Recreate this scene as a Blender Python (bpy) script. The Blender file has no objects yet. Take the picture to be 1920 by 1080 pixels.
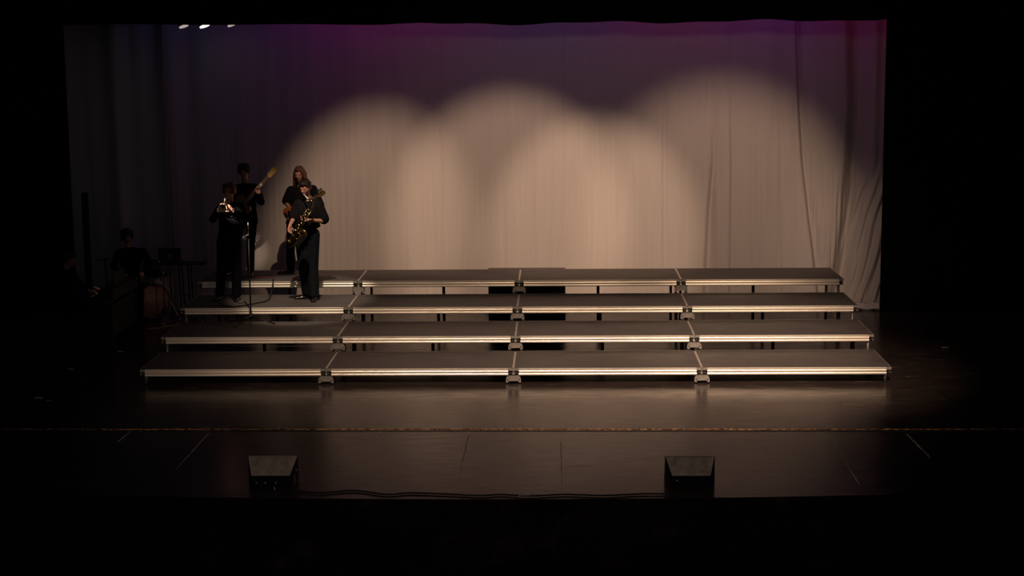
import bpy, bmesh, math, random
from mathutils import Vector, Matrix, Euler, noise
random.seed(7)
PI = math.pi
sc = bpy.context.scene
COL = sc.collection

# ------------------------------------------------------------------ camera
CP = Vector((0.56109, -21.0621, 4.48114)); YAW, PIT, ROL, FPX = -0.02704, 0.15187, -0.0087, 3108.54
cy_, sy_, cp_, sp_ = math.cos(YAW), math.sin(YAW), math.cos(PIT), math.sin(PIT)
FWD = Vector((sy_*cp_, cy_*cp_, -sp_)); R0 = Vector((cy_, -sy_, 0)); U0 = R0.cross(FWD)
RGT = R0*math.cos(ROL) + U0*math.sin(ROL); UPV = U0*math.cos(ROL) - R0*math.sin(ROL)
cam = bpy.data.objects.new('camera', bpy.data.cameras.new('camera')); COL.objects.link(cam)
cam.matrix_world = Matrix(((RGT.x, UPV.x, -FWD.x, CP.x), (RGT.y, UPV.y, -FWD.y, CP.y), (RGT.z, UPV.z, -FWD.z, CP.z), (0, 0, 0, 1)))
cam.data.sensor_width = 36; cam.data.lens = FPX/1920*36; cam.data.clip_end = 200; cam.data.clip_start = .1
sc.camera = cam
sc.view_settings.view_transform = 'Standard'; sc.view_settings.look = 'None'
sc.view_settings.exposure = 0; sc.view_settings.gamma = 1; sc.view_settings.use_curve_mapping = False

def ray(px, py): return FWD + RGT*((px-960)/FPX) - UPV*((py-540)/FPX)
def at(px, py, Y):
    v = ray(px, py); return CP + v*((Y-CP.y)/v.y)
def onz(px, py, Z):
    v = ray(px, py); return CP + v*((Z-CP.z)/v.z)

# ------------------------------------------------------------------ world and lights
w = bpy.data.worlds.new('world'); sc.world = w; w.use_nodes = True
w.node_tree.nodes['Background'].inputs[0].default_value = (.66, .6, .68, 1)
w.node_tree.nodes['Background'].inputs[1].default_value = .022
YC = 5.95          # plane of the pale backdrop curtain

def spot(name, loc, tgt, W, half, blend=.3, col=(1, .72, .5), r=.08):
    l = bpy.data.lights.new(name, 'SPOT'); l.energy = W; l.spot_size = 2*half; l.spot_blend = blend
    l.color = col; l.shadow_soft_size = r
    o = bpy.data.objects.new(name, l); COL.objects.link(o); o.location = loc
    o.rotation_euler = (Vector(tgt)-Vector(loc)).to_track_quat('-Z', 'Y').to_euler(); return o
def over_spot(px, py, deg, W, blend=.4, col=(1, .645, .41), y0=-5.0, z0=7.9, dx=0, r=.06):
    t = at(px, py, YC); return spot('overhead_spot', (t.x+dx, y0, z0), t, W, math.radians(deg), blend, col, r)
# four overhead spots whose tops draw the scallops on the backdrop
over_spot(700, 443, 9.6, 2500, .82, dx=1.6, y0=-3.0, z0=9.5)
over_spot(952, 418, 10.2, 2300, .6, dx=.6)
over_spot(1112, 446, 9.2, 2300, .6, dx=.3)
over_spot(1348, 433, 11.9, 2050, .72)
# added spots that brighten single things, then wash over decks and stage floor
spot('added_neck_spot', (-1.6, -3.5, 7.6), at(497, 347, 4.1), 1500, math.radians(1.5), 1, (1, .70, .50), .04)  # unseen spot added to brighten the bass headstock and fretting hand
spot('drum_fill', (1.5, -9, 6.5), (-5.7, 4.9, .3), 260, math.radians(2.6), 1, (1, .6, .5), .1)  # unseen spot added to brighten the bass drum's head
spot('added_curtain_fill', (1.5, -3.5, 7.6), at(1615, 500, YC), 480, math.radians(8), 1, (1, .68, .48), .08)  # unseen spot added to lighten the backdrop's lower right
WASH = (1, .665, .475)
def wash(x, ty, W, deg, y=-8.0, z=7.8, tx=None): spot('bridge_wash', (x, y, z), (x if tx is None else tx, ty, 0), W, math.radians(deg), .95, WASH, .15)
wash(-1.5, .6, 2100, 15)
wash(.4, .1, 2100, 14.5)
wash(2.2, .1, 2800, 15)
wash(3.6, .7, 4200, 13)
wash(-1.2, -5.0, 130, 16)
wash(1.7, -4.8, 110, 16)
for x, W_ in ((-4.0, 1500), (-1.4, 1000), (1.0, 1100), (3.2, 2100), (4.5, 1700)):
    spot('added_front_fill', (x*.6, -19.5, 5.6), (x, 0.3, .12), W_, math.radians(4.6), 1, WASH, .1)  # low front spots added to brighten the metal riser fronts
# the pool on the left of the risers, the beam on the horn player's hands
spot('pool_spot', (-2.7, -1.4, 7.7), (-3.2, 3.0, .9), 1900, math.radians(8.0), .5, (1, .74, .54), .05)
spot('hand_special', (-6.6, -4.5, 6.2), at(416, 383, 2.80), 26000, math.radians(.75), .8, (1, .74, .64), .04)
# coloured wash on the top of the backdrop, from the strip behind the border
for px, c, W in ((350, (.12, .12, 1), 2.4), (480, (.35, .1, 1), 3.2), (610, (.75, .05, .8), 5), (740, (.85, .08, .6), 5.5), (880, (.7, .1, .6), 5), (1000, (.3, .18, .7), 5),
                 (1130, (.55, .1, .7), 5), (1260, (.85, .08, .5), 5.5), (1390, (.7, .1, .7), 5), (1500, (.5, .05, .8), 4), (1610, (1, .02, .3), 4)):
    p = at(px, 30, YC)
    spot('strip_cell', (p.x, YC-.75, 5.9), (p.x, YC-.02, 4.0), W*1.9*(.5 if px < 420 else .45 if px < 520 else .75 if px < 700 else 1), math.radians(58), 1, c, .1)
# broad faint spill lamp on the backdrop, added for bounce and haze
spot('spill', (2.0, -15, 9.0), (1.9, 5.9, 3.2), 480, math.radians(13.5), 1, (1, .72, .62), .9)

# ------------------------------------------------------------------ materials
MATS = {}
def mat(name, col, rough=.6, metal=0, spec=.5, noise_amt=0, nscale=8, bump=0, bscale=40, emit=None, estr=1, coat=0, stretch=None, sheen=0):
    if name in MATS: return MATS[name]
    m = bpy.data.materials.new(name); m.use_nodes = True; nt = m.node_tree; b = nt.nodes['Principled BSDF']
    b.inputs['Base Color'].default_value = (*col, 1); b.inputs['Roughness'].default_value = rough
    b.inputs['Metallic'].default_value = metal; b.inputs['Specular IOR Level'].default_value = spec
    if coat: b.inputs['Coat Weight'].default_value = coat
    if sheen: b.inputs['Sheen Weight'].default_value = sheen
    if emit: b.inputs['Emission Color'].default_value = (*emit, 1); b.inputs['Emission Strength'].default_value = estr
    tc = nt.nodes.new('ShaderNodeTexCoord'); mp = nt.nodes.new('ShaderNodeMapping')
    nt.links.new(tc.outputs['Object'], mp.inputs[0])
    if stretch: mp.inputs['Scale'].default_value = stretch
    if noise_amt:
        n = nt.nodes.new('ShaderNodeTexNoise'); n.inputs['Scale'].default_value = nscale; n.inputs['Detail'].default_value = 6
        nt.links.new(mp.outputs[0], n.inputs[0])
        r = nt.nodes.new('ShaderNodeValToRGB'); e = r.color_ramp.elements
        e[0].position = .3; e[1].position = .7
        e[0].color = (*[c*(1-noise_amt) for c in col], 1); e[1].color = (*[min(1, c*(1+noise_amt)) for c in col], 1)
        nt.links.new(n.outputs[0], r.inputs[0]); nt.links.new(r.outputs[0], b.inputs['Base Color'])
    if bump:
        n = nt.nodes.new('ShaderNodeTexNoise'); n.inputs['Scale'].default_value = bscale; n.inputs['Detail'].default_value = 4
        nt.links.new(mp.outputs[0], n.inputs[0])
        u = nt.nodes.new('ShaderNodeBump'); u.inputs['Strength'].default_value = bump; u.inputs['Distance'].default_value = .02
        nt.links.new(n.outputs[0], u.inputs['Height']); nt.links.new(u.outputs[0], b.inputs['Normal'])
    MATS[name] = m; return m
M = dict(
 curtain=mat('backdrop cloth', (.56, .53, .53), .9, spec=.1, noise_amt=.03, nscale=2.2, bump=.06, bscale=6, stretch=(9, 1, .5)),
 black=mat('black masking cloth', (.006, .006, .006), 1, spec=.0, noise_amt=.2, nscale=3),
 wall=mat('black wall', (.006, .006, .006), .95, spec=.05, noise_amt=.15),
 alu=mat('extruded aluminium', (.88, .84, .73), .34, .6, noise_amt=.04, nscale=3, stretch=(.5, 6, 6)),
 grey=mat('cast grey metal', (.28, .27, .25), .5, .35, noise_amt=.2, nscale=30),
 leg=mat('dull steel tube', (.2, .19, .18), .5, .6, noise_amt=.1, nscale=20),
 blackmetal=mat('black metal', (.012, .012, .013), .4, .3, noise_amt=.2),
 deck=mat('dark deck board', (.085, .078, .074), .55, spec=.4, noise_amt=.22, nscale=5, bump=.15, bscale=60, stretch=(.4, 1.6, 1)),
 seam=mat('pale deck edge', (.34, .31, .28), .5, .4, noise_amt=.1),
 gold=None,
 line=mat('scuffed floor joint', (.62, .54, .48), .6, noise_amt=.6, nscale=4),
 rubber=mat('black rubber', (.008, .008, .008), .6),
 cab=mat('black cabinet paint', (.02, .018, .018), .45, spec=.4, bump=.2, bscale=150, noise_amt=.2),
 plate=mat('worn grey grille plate', (.46, .40, .35), .5, .05, noise_amt=.35, nscale=9),
 suit=mat('black suit cloth', (.005, .005, .006), .95, spec=.04, noise_amt=.3, nscale=6, bump=.5, bscale=9),
 tee=mat('black shirt cloth', (.007, .007, .009), .9, spec=.12, noise_amt=.3, nscale=6, bump=.5, bscale=8),
 navy=mat('dark navy trousers', (.006, .007, .012), .85, spec=.15, bump=.5, bscale=8),
 shoe=mat('black polished leather', (.01, .01, .012), .18, spec=.7),
 skin=mat('skin', (.48, .25, .17), .5, noise_amt=.08, nscale=12),
 hairlt=mat('light brown hair', (.10, .045, .028), .45, noise_amt=.5, nscale=14, bump=.8, bscale=26, stretch=(4, 4, .4)),
 hairdk=mat('dark brown hair', (.03, .014, .008), .45, noise_amt=.5, nscale=14, bump=.8, bscale=26, stretch=(4, 4, .5)),
 hairgd=mat('golden brown hair', (.12, .06, .02), .45, noise_amt=.5, nscale=14, bump=.8, bscale=26),
 eye=mat('eye', (.16, .12, .11), .3),
 brass=mat('lacquered brass', (.62, .44, .16), .22, 1, noise_amt=.1),
 olive=mat('dim-lit brass', (.17, .125, .05), .28, 1, noise_amt=.3),  # brass darkened in its colour to stand for dim lighting
 silver=mat('silver plate', (.8, .74, .68), .2, 1),
 pearl=mat('pearl', (.75, .72, .65), .25),
 maple=mat('maple', (.42, .26, .09), .35, noise_amt=.15, nscale=6),
 rose=mat('fretboard', (.12, .07, .03), .5, noise_amt=.2),
 sunburst=mat('orange lacquered wood', (.55, .17, .05), .25, noise_amt=.2, nscale=4, coat=.5),
 redwood=mat('brown lacquered wood', (.28, .10, .04), .25, noise_amt=.2, nscale=4, coat=.5),
 white=mat('white plastic', (.7, .68, .62), .4),
 cuff=mat('white shirt cuff', (.62, .6, .58), .8),
 drumhead=mat('coated drum head', (.30, .17, .12), .5, noise_amt=.25, nscale=4),
 drumshell=mat('black drum shell', (.012, .01, .01), .2, spec=.6),
 redcable=mat('red cable', (.35, .02, .015), .5),
 tancable=mat('yellow cable', (.45, .36, .2), .5),
 screen=mat('dark screen back', (.03, .03, .045), .35, .4),
 lens=mat('lit lens', (.9, .85, .8), .2, emit=(1, .86, .76), estr=1.6),
 lensdim=mat('dim lens', (.7, .65, .6), .2, emit=(1, .84, .74), estr=.42),
)
def goldmat():
    m = bpy.data.materials.new('worn gold tape'); m.use_nodes = True; nt = m.node_tree; b = nt.nodes['Principled BSDF']
    tc = nt.nodes.new('ShaderNodeTexCoord'); n = nt.nodes.new('ShaderNodeTexNoise'); n.inputs['Scale'].default_value = 17; n.inputs['Detail'].default_value = 10
    n2 = nt.nodes.new('ShaderNodeTexNoise'); n2.inputs['Scale'].default_value = 2.2
    nt.links.new(tc.outputs['Object'], n.inputs[0]); nt.links.new(tc.outputs['Object'], n2.inputs[0])
    r = nt.nodes.new('ShaderNodeValToRGB'); e = r.color_ramp.elements
    e[0].position = .40; e[0].color = (.09, .05, .02, 1); e[1].position = .60; e[1].color = (1.0, .72, .30, 1)
    x = e.new(.52); x.color = (.75, .30, .12, 1)
    nt.links.new(n.outputs[0], r.inputs[0]); nt.links.new(r.outputs[0], b.inputs['Base Color'])
    b.inputs['Roughness'].default_value = .5; return m
M['gold'] = goldmat()
def floormat():
    m = bpy.data.materials.new('black painted stage floor'); m.use_nodes = True; nt = m.node_tree; b = nt.nodes['Principled BSDF']; L = nt.links.new
    tc = nt.nodes.new('ShaderNodeTexCoord')
    def nz(sc_, stretch, det=6, rot=0):
        mp = nt.nodes.new('ShaderNodeMapping'); mp.inputs['Scale'].default_value = stretch; mp.inputs['Rotation'].default_value = (0, 0, rot)
        n = nt.nodes.new('ShaderNodeTexNoise'); n.inputs['Scale'].default_value = sc_; n.inputs['Detail'].default_value = det
        L(tc.outputs['Object'], mp.inputs[0]); L(mp.outputs[0], n.inputs[0]); return n
    a = nz(1.6, (.7, 1.4, 1)); s = nz(4, (.7, 2.4, 1), 12, .06)
    r = nt.nodes.new('ShaderNodeValToRGB'); e = r.color_ramp.elements
    e[0].position = .3; e[0].color = (.024, .0185, .017, 1); e[1].position = .75; e[1].color = (.044, .034, .030, 1)
    L(a.outputs[0], r.inputs[0])
    rs = nt.nodes.new('ShaderNodeValToRGB'); f = rs.color_ramp.elements
    f[0].position = .60; f[0].color = (0, 0, 0, 1); f[1].position = .74; f[1].color = (1, 1, 1, 1)
    L(s.outputs[0], rs.inputs[0])
    mx = nt.nodes.new('ShaderNodeMixRGB'); mx.inputs[2].default_value = (.10, .085, .075, 1)
    L(rs.outputs[0], mx.inputs[0]); L(r.outputs[0], mx.inputs[1]); L(mx.outputs[0], b.inputs['Base Color'])
    rr = nt.nodes.new('ShaderNodeMapRange'); rr.inputs['To Min'].default_value = .1; rr.inputs['To Max'].default_value = .34
    L(s.outputs[0], rr.inputs['Value']); L(rr.outputs[0], b.inputs['Roughness'])
    b.inputs['Specular IOR Level'].default_value = .25
    u = nt.nodes.new('ShaderNodeBump'); u.inputs['Strength'].default_value = .08; u.inputs['Distance'].default_value = .01
    L(s.outputs[0], u.inputs['Height']); L(u.outputs[0], b.inputs['Normal']); return m
M['floor'] = floormat()

# ------------------------------------------------------------------ helpers
def link(name, bm, m, parent=None, smooth=False):
    me = bpy.data.meshes.new(name); bmesh.ops.recalc_face_normals(bm, faces=bm.faces); bm.to_mesh(me); bm.free()
    if smooth:
        for p in me.polygons: p.use_smooth = True
    me.materials.append(m); o = bpy.data.objects.new(name, me); COL.objects.link(o)
    if parent: o.parent = parent
    return o
def tag(o, label, cat, group=None, kind=None):
    if label: o['label'] = label
    if cat: o['category'] = cat
    if group: o['group'] = group
    if kind: o['kind'] = kind
    return o
def empty(name, loc, label, cat, group=None, mtx=None):
    o = bpy.data.objects.new(name, None); COL.objects.link(o); o.empty_display_size = .1
    if mtx is not None: o.matrix_world = mtx
    else: o.location = loc
    return tag(o, label, cat, group)
def box(bm, c, s, mtx=None):
    r = bmesh.ops.create_cube(bm, size=1); T = Matrix.Translation(Vector(c)) @ Matrix.Diagonal((*s, 1))
    bmesh.ops.transform(bm, matrix=(mtx @ T if mtx else T), verts=r['verts']); return r['verts']
def boxo(name, c, s, m, parent=None, bev=0, mtx=None):
    bm = bmesh.new(); box(bm, c, s, mtx)
    if bev: bmesh.ops.bevel(bm, geom=bm.edges[:], offset=bev, segments=2, affect='EDGES')
    return link(name, bm, m, parent)
def axis(p0, p1):
    z = (Vector(p1)-Vector(p0)).normalized(); x = z.orthogonal().normalized(); y = z.cross(x)
    return Matrix(((x.x, y.x, z.x), (x.y, y.y, z.y), (x.z, y.z, z.z)))
def tube(bm, pts, rad, n=10, cap=True):
    pts = [Vector(p) for p in pts]; rs = rad if isinstance(rad, (list, tuple)) else [rad]*len(pts)
    rings = []; x = None
    for i, p in enumerate(pts):
        t = (pts[min(i+1, len(pts)-1)]-pts[max(i-1, 0)]).normalized()
        if x is None: x = t.orthogonal().normalized()
        else:
            x = x - t*x.dot(t); x = x.normalized() if x.length > 1e-6 else t.orthogonal().normalized()
        y = t.cross(x)
        rings.append([bm.verts.new(p + (x*math.cos(2*PI*k/n) + y*math.sin(2*PI*k/n))*rs[i]) for k in range(n)])
    for a, b in zip(rings, rings[1:]):
        for k in range(n): bm.faces.new((a[k], a[(k+1) % n], b[(k+1) % n], b[k]))
    if cap: bm.faces.new(rings[0][::-1]); bm.faces.new(rings[-1])
def tubeo(name, pts, rad, m, parent=None, n=10, cap=True):
    bm = bmesh.new(); tube(bm, pts, rad, n, cap); return link(name, bm, m, parent, True)
def smoothpath(pts, k=6):
    pts = [Vector(p) for p in pts]; out = []
    for i in range(len(pts)-1):
        a = pts[max(i-1, 0)]; b = pts[i]; c = pts[i+1]; d = pts[min(i+2, len(pts)-1)]
        for j in range(k):
            t = j/k; out.append(.5*((2*b) + (c-a)*t + (2*a-5*b+4*c-d)*t*t + (3*b-a-3*c+d)*t**3))
    out.append(pts[-1]); return out
def prism(bm, poly, h, mtx=None):
    """extrude polygon in local xy from z=0 to h"""
    a = [bm.verts.new((x, y, 0)) for x, y in poly]; b = [bm.verts.new((x, y, h)) for x, y in poly]
    n = len(poly); bm.faces.new(a[::-1]); bm.faces.new(b)
    for i in range(n): bm.faces.new((a[i], a[(i+1) % n], b[(i+1) % n], b[i]))
    if mtx: bmesh.ops.transform(bm, matrix=mtx, verts=a+b)
# ---- soft figures: union of ellipsoid hulls, voxel remeshed into one surface
_ICO = None
def ico():
    global _ICO
    if _ICO is None:
        b = bmesh.new(); bmesh.ops.create_icosphere(b, subdivisions=2, radius=1); _ICO = [v.co.copy() for v in b.verts]; b.free()
    return _ICO
def hull(bm, items):
    vs = []
    for c, r, *rot in items:
        rr = (r, r, r) if isinstance(r, (int, float)) else r; q = rot[0] if rot else None
        for v in ico():
            p = Vector((v.x*rr[0], v.y*rr[1], v.z*rr[2]))
            if q: p = q @ p
            vs.append(bm.verts.new(Vector(c)+p))
    g = bmesh.ops.convex_hull(bm, input=vs)
    bad = {e for e in g['geom_interior']+g['geom_unused'] if isinstance(e, bmesh.types.BMVert) and e.is_valid}
    bad |= {v for v in vs if v.is_valid and not v.link_faces}
    if bad: bmesh.ops.delete(bm, geom=list(bad), context='VERTS')
def soft(name, hulls, m, parent, vox=.01, sm=2):
    bm = bmesh.new()
    for h in hulls: hull(bm, h)
    o = link(name, bm, m, parent)
    r = o.modifiers.new('union', 'REMESH'); r.mode = 'VOXEL'; r.voxel_size = vox; r.use_smooth_shade = True
    s = o.modifiers.new('relax', 'SMOOTH'); s.iterations = sm; s.factor = .5
    return o
def grid_sheet(name, nx, nz, fn, m, thick=0, parent=None):
    bm = bmesh.new(); V = [[bm.verts.new(fn(i/nx, j/nz)) for j in range(nz+1)] for i in range(nx+1)]
    for i in range(nx):
        for j in range(nz): bm.faces.new((V[i][j], V[i+1][j], V[i+1][j+1], V[i][j+1]))
    o = link(name, bm, m, parent, True)
    if thick:
        s = o.modifiers.new('cloth thickness', 'SOLIDIFY'); s.thickness = thick; s.offset = 1
    return o

# ------------------------------------------------------------------ the setting
def edge_y(x): return -5.40 + .010*x*x if abs(x) < 9 else -4.59
bm = bmesh.new(); xs = [-16+i*.5 for i in range(65)]
poly = [(x, edge_y(x)) for x in xs] + [(16, 9), (-16, 9)]
prism(bm, poly, 1.1, Matrix.Translation((0, 0, -1.1)))
tag(link('floor', bm, M['floor']), None, None, kind='structure')
tag(boxo('floor', (0, -14, -1.2), (40, 20, .2), M['wall']), None, None, kind='structure')
tag(boxo('wall_back', (0, 9.1, 4), (32.4, .2, 10.2), M['wall']), None, None, kind='structure')
tag(boxo('wall_left', (-16.1, 2, 4), (.2, 14.4, 10.2), M['wall']), None, None, kind='structure')
tag(boxo('wall_right', (16.1, 2, 4), (.2, 14.4, 10.2), M['wall']), None, None, kind='structure')
# gold worn line across the stage, with a dark gap along it
def strip(name, p0, p1, wid, m, h=.003, jag=0, n=160, x_skip=None):
    bm = bmesh.new(); p0 = Vector(p0); p1 = Vector(p1); d = (p1-p0); nrm = Vector((-d.y, d.x, 0)).normalized(); rows = []
    for i in range(n+1):
        c = p0 + d*(i/n); k = 1
        a = wid/2*(1+jag*(noise.noise(Vector((i*.37, 3.1, 0)))*1.6)); b = wid/2*(1+jag*(noise.noise(Vector((i*.41, 9.3, 0)))*1.6))
        a = max(a, wid*.08); b = max(b, wid*.08)
        rows.append([bm.verts.new(c-nrm*a), bm.verts.new(c+nrm*b), bm.verts.new(c+nrm*b+Vector((0, 0, h))), bm.verts.new(c-nrm*a+Vector((0, 0, h)))])
    for r0, r1 in zip(rows, rows[1:]):
        for k in range(4): bm.faces.new((r0[k], r0[(k+1) % 4], r1[(k+1) % 4], r1[k]))
    bm.faces.new(rows[0]); bm.faces.new(rows[-1][::-1])
    return link(name, bm, m)
y0 = -2.515
def sy(x): return -2.512 - .0095*x
tag(strip('trim_1', (-7.4, sy(-7.4), .0), (6.6, sy(6.6), .0), .034, M['gold'], .004, 1.3, 1400), None, None, kind='structure')
tag(boxo('trim_2', (0, -2.60, .001), (26, .03, .002), M['rubber']), None, None, kind='structure').rotation_euler = (0, 0, -.0095)
k = 3
for a, b, wd in (((880, 810), (858, 903), .016), ((1052, 828), (1053, 922), .012), ((1547, 808), (1611, 908), .016), ((1700, 814), (1744, 858), .016),
             ((245, 808), (222, 828), .012), ((392, 812), (330, 880), .009), ((716, 808), (712, 822), .010)):
    pa, pb = onz(*a, 0), onz(*b, 0)
    tag(strip('trim_%d' % k, pa, pb, wd, M['line'], .002, .6, 40), None, None, kind='structure'); k += 1

# ------------------------------------------------------------------ drapes
ZT = 5.6
def fold(x, z):
    """depth of the pale backdrop's folds"""
    d = .018*math.sin(x*7.3+noise.noise(Vector((x*1.3, z*.15, 0)))*3) + .010*math.sin(x*17+2*noise.noise(Vector((x*.8, z*.3, 5))))
    fine = noise.noise(Vector((x*14, z*.5, 2)))*.010*min(1, max(0, (3.8-z)/2))
    return d*.55+fine
XL0 = at(318, 300, YC).x
def track(pts):
    """world x of a crease that drifts sideways as it falls; pts given top to bottom"""
    P = [at(px, py, YC) for px, py in pts]
    def f(z):
        if z >= P[0].z: return P[0].x
        for a, b in zip(P, P[1:]):
            if z >= b.z: return a.x+(b.x-a.x)*(a.z-z)/(a.z-b.z)
        return P[-1].x+(P[-1].x-P[-2].x)*(P[-1].z-z)/(P[-2].z-P[-1].z)
    return f
def lap(d, dep, wd, ret):
    if d <= 0: return 0
    t = min(1, d/wd); return dep*t*t*(3-2*t)*math.exp(-max(0, d-wd)/ret)
CREASE = track([(1489, 40), (1494, 200), (1500, 300), (1511, 400), (1521, 480)])
FOLD2 = track([(1583, 40), (1586, 200), (1580, 300), (1571, 400), (1560, 480), (1550, 540)])
SMALL = [(track([(1331, 130), (1331, 300), (1322, 400), (1318, 490)]), .05, .09, .10, 2.2), (track([(1362, 130), (1366, 300), (1364, 490)]), .035, .08, .12, 2.6), (track([(1238, 130), (1238, 490)]), .02, .08, .1, 3.0),
         (track([(1400, 130), (1405, 490)]), .02, .10, .15, 2.4), (track([(655, 200), (655, 490)]), .03, .09, .12, 1.2), (track([(1455, 200), (1460, 490)]), .015, .08, .12, 2.4)]
def cyc(u, v):
    x = XL0-.35 + (6.35-XL0)*u; z = ZT*v
    y = YC + fold(x, z)
    a = max(0, min(1, (-4.6-x)/.8)); y += a*.05*math.sin(x*9)     # broad folds toward the left end
    y += .02*math.exp(-((x-.70)/.012)**2)                          # seam near the middle
    for f, dep, wd, ret, zmax in SMALL: y += lap(x-f(z), 1.8*dep*(1 if z < zmax else max(.25, 1-(z-zmax)*.8)), wd, ret)
    c = CREASE(z); y += lap(x-c, .15, .075, .22)
    f2 = FOLD2(z); y += lap(x-f2, .28, .24, .16)
    b = max(0, min(1, (x-f2-.12)/.15)); lo = max(0, min(1, (2.6-z)/.8))
    s = x-.27*z
    y += b*lo*(.034*math.sin(s*36+3*noise.noise(Vector((s*3, z, 0)))) + .055*noise.noise(Vector((s*24, z*.8, 1))))
    m = max(0, min(1, (x-c-.05)/.1))*(1-b)*lo
    y += m*(.040*noise.noise(Vector((x*22, z*1.3, 4))) + .02*noise.noise(Vector((x*6, z*9, 8)))*max(0, min(1, (1.25-z)/.5)))
    y += b*(1-lo)*.03*math.sin(x*24)
    return Vector((x, y, z))
tag(grid_sheet('stage_curtain', 900, 60, cyc, M['curtain'], .006), 'wide pale backdrop curtain behind the risers, lit by scalloped spotlight pools', 'curtain')
XR = at(318, 300, 5.75).x; XLL = at(100, 45, 5.75).x-.5
def lcur(u, v):
    x = XLL+(XR-XLL)*u; z = ZT*v
    y = 5.62 + .09*math.sin(x*6.5+2.5+.25*math.sin(z*.5)) + .04*math.sin(x*15+z*.2+1) + .015*noise.noise(Vector((x*9, z*.4, 0)))
    return Vector((x, y, z))
tag(grid_sheet('stage_curtain', 260, 30, lcur, M['curtain'], .006), 'pale grey curtain panel in deep folds hanging in the dark left corner behind the drums', 'curtain')
# puddle of cloth on the floor, right
def pud(u, v):
    x = 5.1+.8*u; t = v; y = 5.84-.27*t*(.6+.4*u); z = .012+.05*(1-t)+.02*abs(math.sin(u*9+t*7))+.012*math.sin(t*22)
    return Vector((x, y, z))
tag(grid_sheet('curtain_hem', 60, 40, pud, M['curtain'], .006), 'pale loose cloth lying in creases on the floor at the right foot of the backdrop', 'cloth')
# black legs (side masking) and border
def leg_edge(name, x_in, sgn, Y, label):
    def f(u, v):
        x = x_in + sgn*u*7.5; z = 7*v; return Vector((x, Y+.07*math.sin((x-x_in)*8)*min(1, u*8), z+.004))
    return tag(grid_sheet(name, 240, 6, f, M['black'], .01), label, 'curtain')
YL = 5.46
leg_edge('side_curtain', at(1656, 310, YL).x, 1, YL, 'black side curtain masking the right wing from floor to border')
leg_edge('side_curtain', at(133, 340, YL).x, -1, YL, 'black side curtain masking the left wing behind the piano')
YB = 5.0
def bord(u, v):
    px = -100+2120*u; base = 45 - 9*max(0, (px-900)/800) + 2.0*math.sin(px*.021)*(1 if px > 780 else .25) + 1.2*math.sin(px*.047)
    if px < 700: base = 46+.8*math.sin(px*.02)
    p = at(px, base, YB); return Vector((p.x*1.25 if abs(p.x) > 7 else p.x, YB+.04*math.sin(p.x*9), p.z+(8-p.z)*v))
tag(grid_sheet('border_curtain', 260, 4, bord, M['black'], .01), 'black border curtain hanging across the top of the stage', 'curtain')

# ------------------------------------------------------------------ riser decks
W, D, H = 2.4384, 1.2192, .2032
FH = .097
PROFILE = [(.003, 0), (-.004, -.0005), (-.0075, -.004), (-.008, -.012), (-.005, -.0165), (.003, -.018), (.003, -.0235), (-.003, -.0255), (-.008, -.030), (-.0115, -.0365), (-.0125, -.044), (-.010, -.051),
           (-.003, -.0555), (.004, -.057), (.004, -.0605), (-.003, -.0625), (-.008, -.067), (-.0115, -.0735), (-.0128, -.082), (-.0115, -.090), (-.004, -.096), (.0, -FH), (.03, -FH), (.03, -.018), (.003, -.018)]
def rail(name, x0, x1, parent, y, face=-1, along='x'):
    bm = bmesh.new(); A = []; B = []
    for (py, pz) in PROFILE:
        oy = py*(-face) if face else py
        if along == 'x': A.append(bm.verts.new((x0, y-(-py if face > 0 else -py)*1 if False else y+(py if face < 0 else -py), pz))); B.append(bm.verts.new((x1, y+(py if face < 0 else -py), pz)))
        else: A.append(bm.verts.new((y+(py if face < 0 else -py), x0, pz))); B.append(bm.verts.new((y+(py if face < 0 else -py), x1, pz)))
    n = len(A); bm.faces.new(A); bm.faces.new(B[::-1])
    for i in range(n): bm.faces.new((A[i], A[(i+1) % n], B[(i+1) % n], B[i]))
    return link(name, bm, M['alu'], parent)
def make_deck():
    e = empty('riser_deck', (0, 0, 0), None, None)
    g = .004
    bm = bmesh.new(); box(bm, (0, D/2, -.0085), (W-.0255, D-.0255, .016)); link('deck_board', bm, M['deck'], e)
    rail('front_rail', -W/2+.070, W/2-.070, e, .0095, -1)
    rail('back_rail', -W/2+.070, W/2-.070, e, D-.0095, 1)
    rail('side_rail', .070, D-.070, e, -W/2+.0095, -1, 'y')
    rail('side_rail', .070, D-.070, e, W/2-.0095, 1, 'y')
    for sx in (-1, 1):
        for y in (.0425, D-.0425):
            f = -1 if y < D/2 else 1
            c = boxo('corner_casting', (sx*(W/2-.0375), y, -.018), (.066, .078, .034), M['grey'], e, .004)
            l = boxo('corner_latch', (sx*(W/2-.040), y-f*.012, -.066), (.05, .05, .056), M['blackmetal'], e, .005)
            bm = bmesh.new(); tube(bm, [(sx*(W/2-.040), y+f*.018, -.066), (sx*(W/2-.028), y+f*.024, -.060)], .006, 6); link('latch_pin', bm, M['grey'], l)
    return e
proto_parts = None
def add_legs(e, z):
    for sx in (-1, 1):
        for y in (.055, D-.055):
            tubeo('leg', [(sx*(W/2-.075), y, -.05), (sx*(W/2-.075), y, -z+.014)], .021, M['leg'], e, 12)
            tubeo('leg_foot', [(sx*(W/2-.075), y, -z+.0145), (sx*(W/2-.075), y, -z+.001)], .026, M['rubber'], e, 12)
    if z > .3:
        tubeo('leg', [(0, D-.055, -FH), (0, D-.055, -z+.001)], .024, M['blackmetal'], e, 12)
deck0 = make_deck()
rown = ['front', 'second', 'third', 'back']; coln = ['far left', 'centre left', 'centre right', 'far right']
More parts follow.
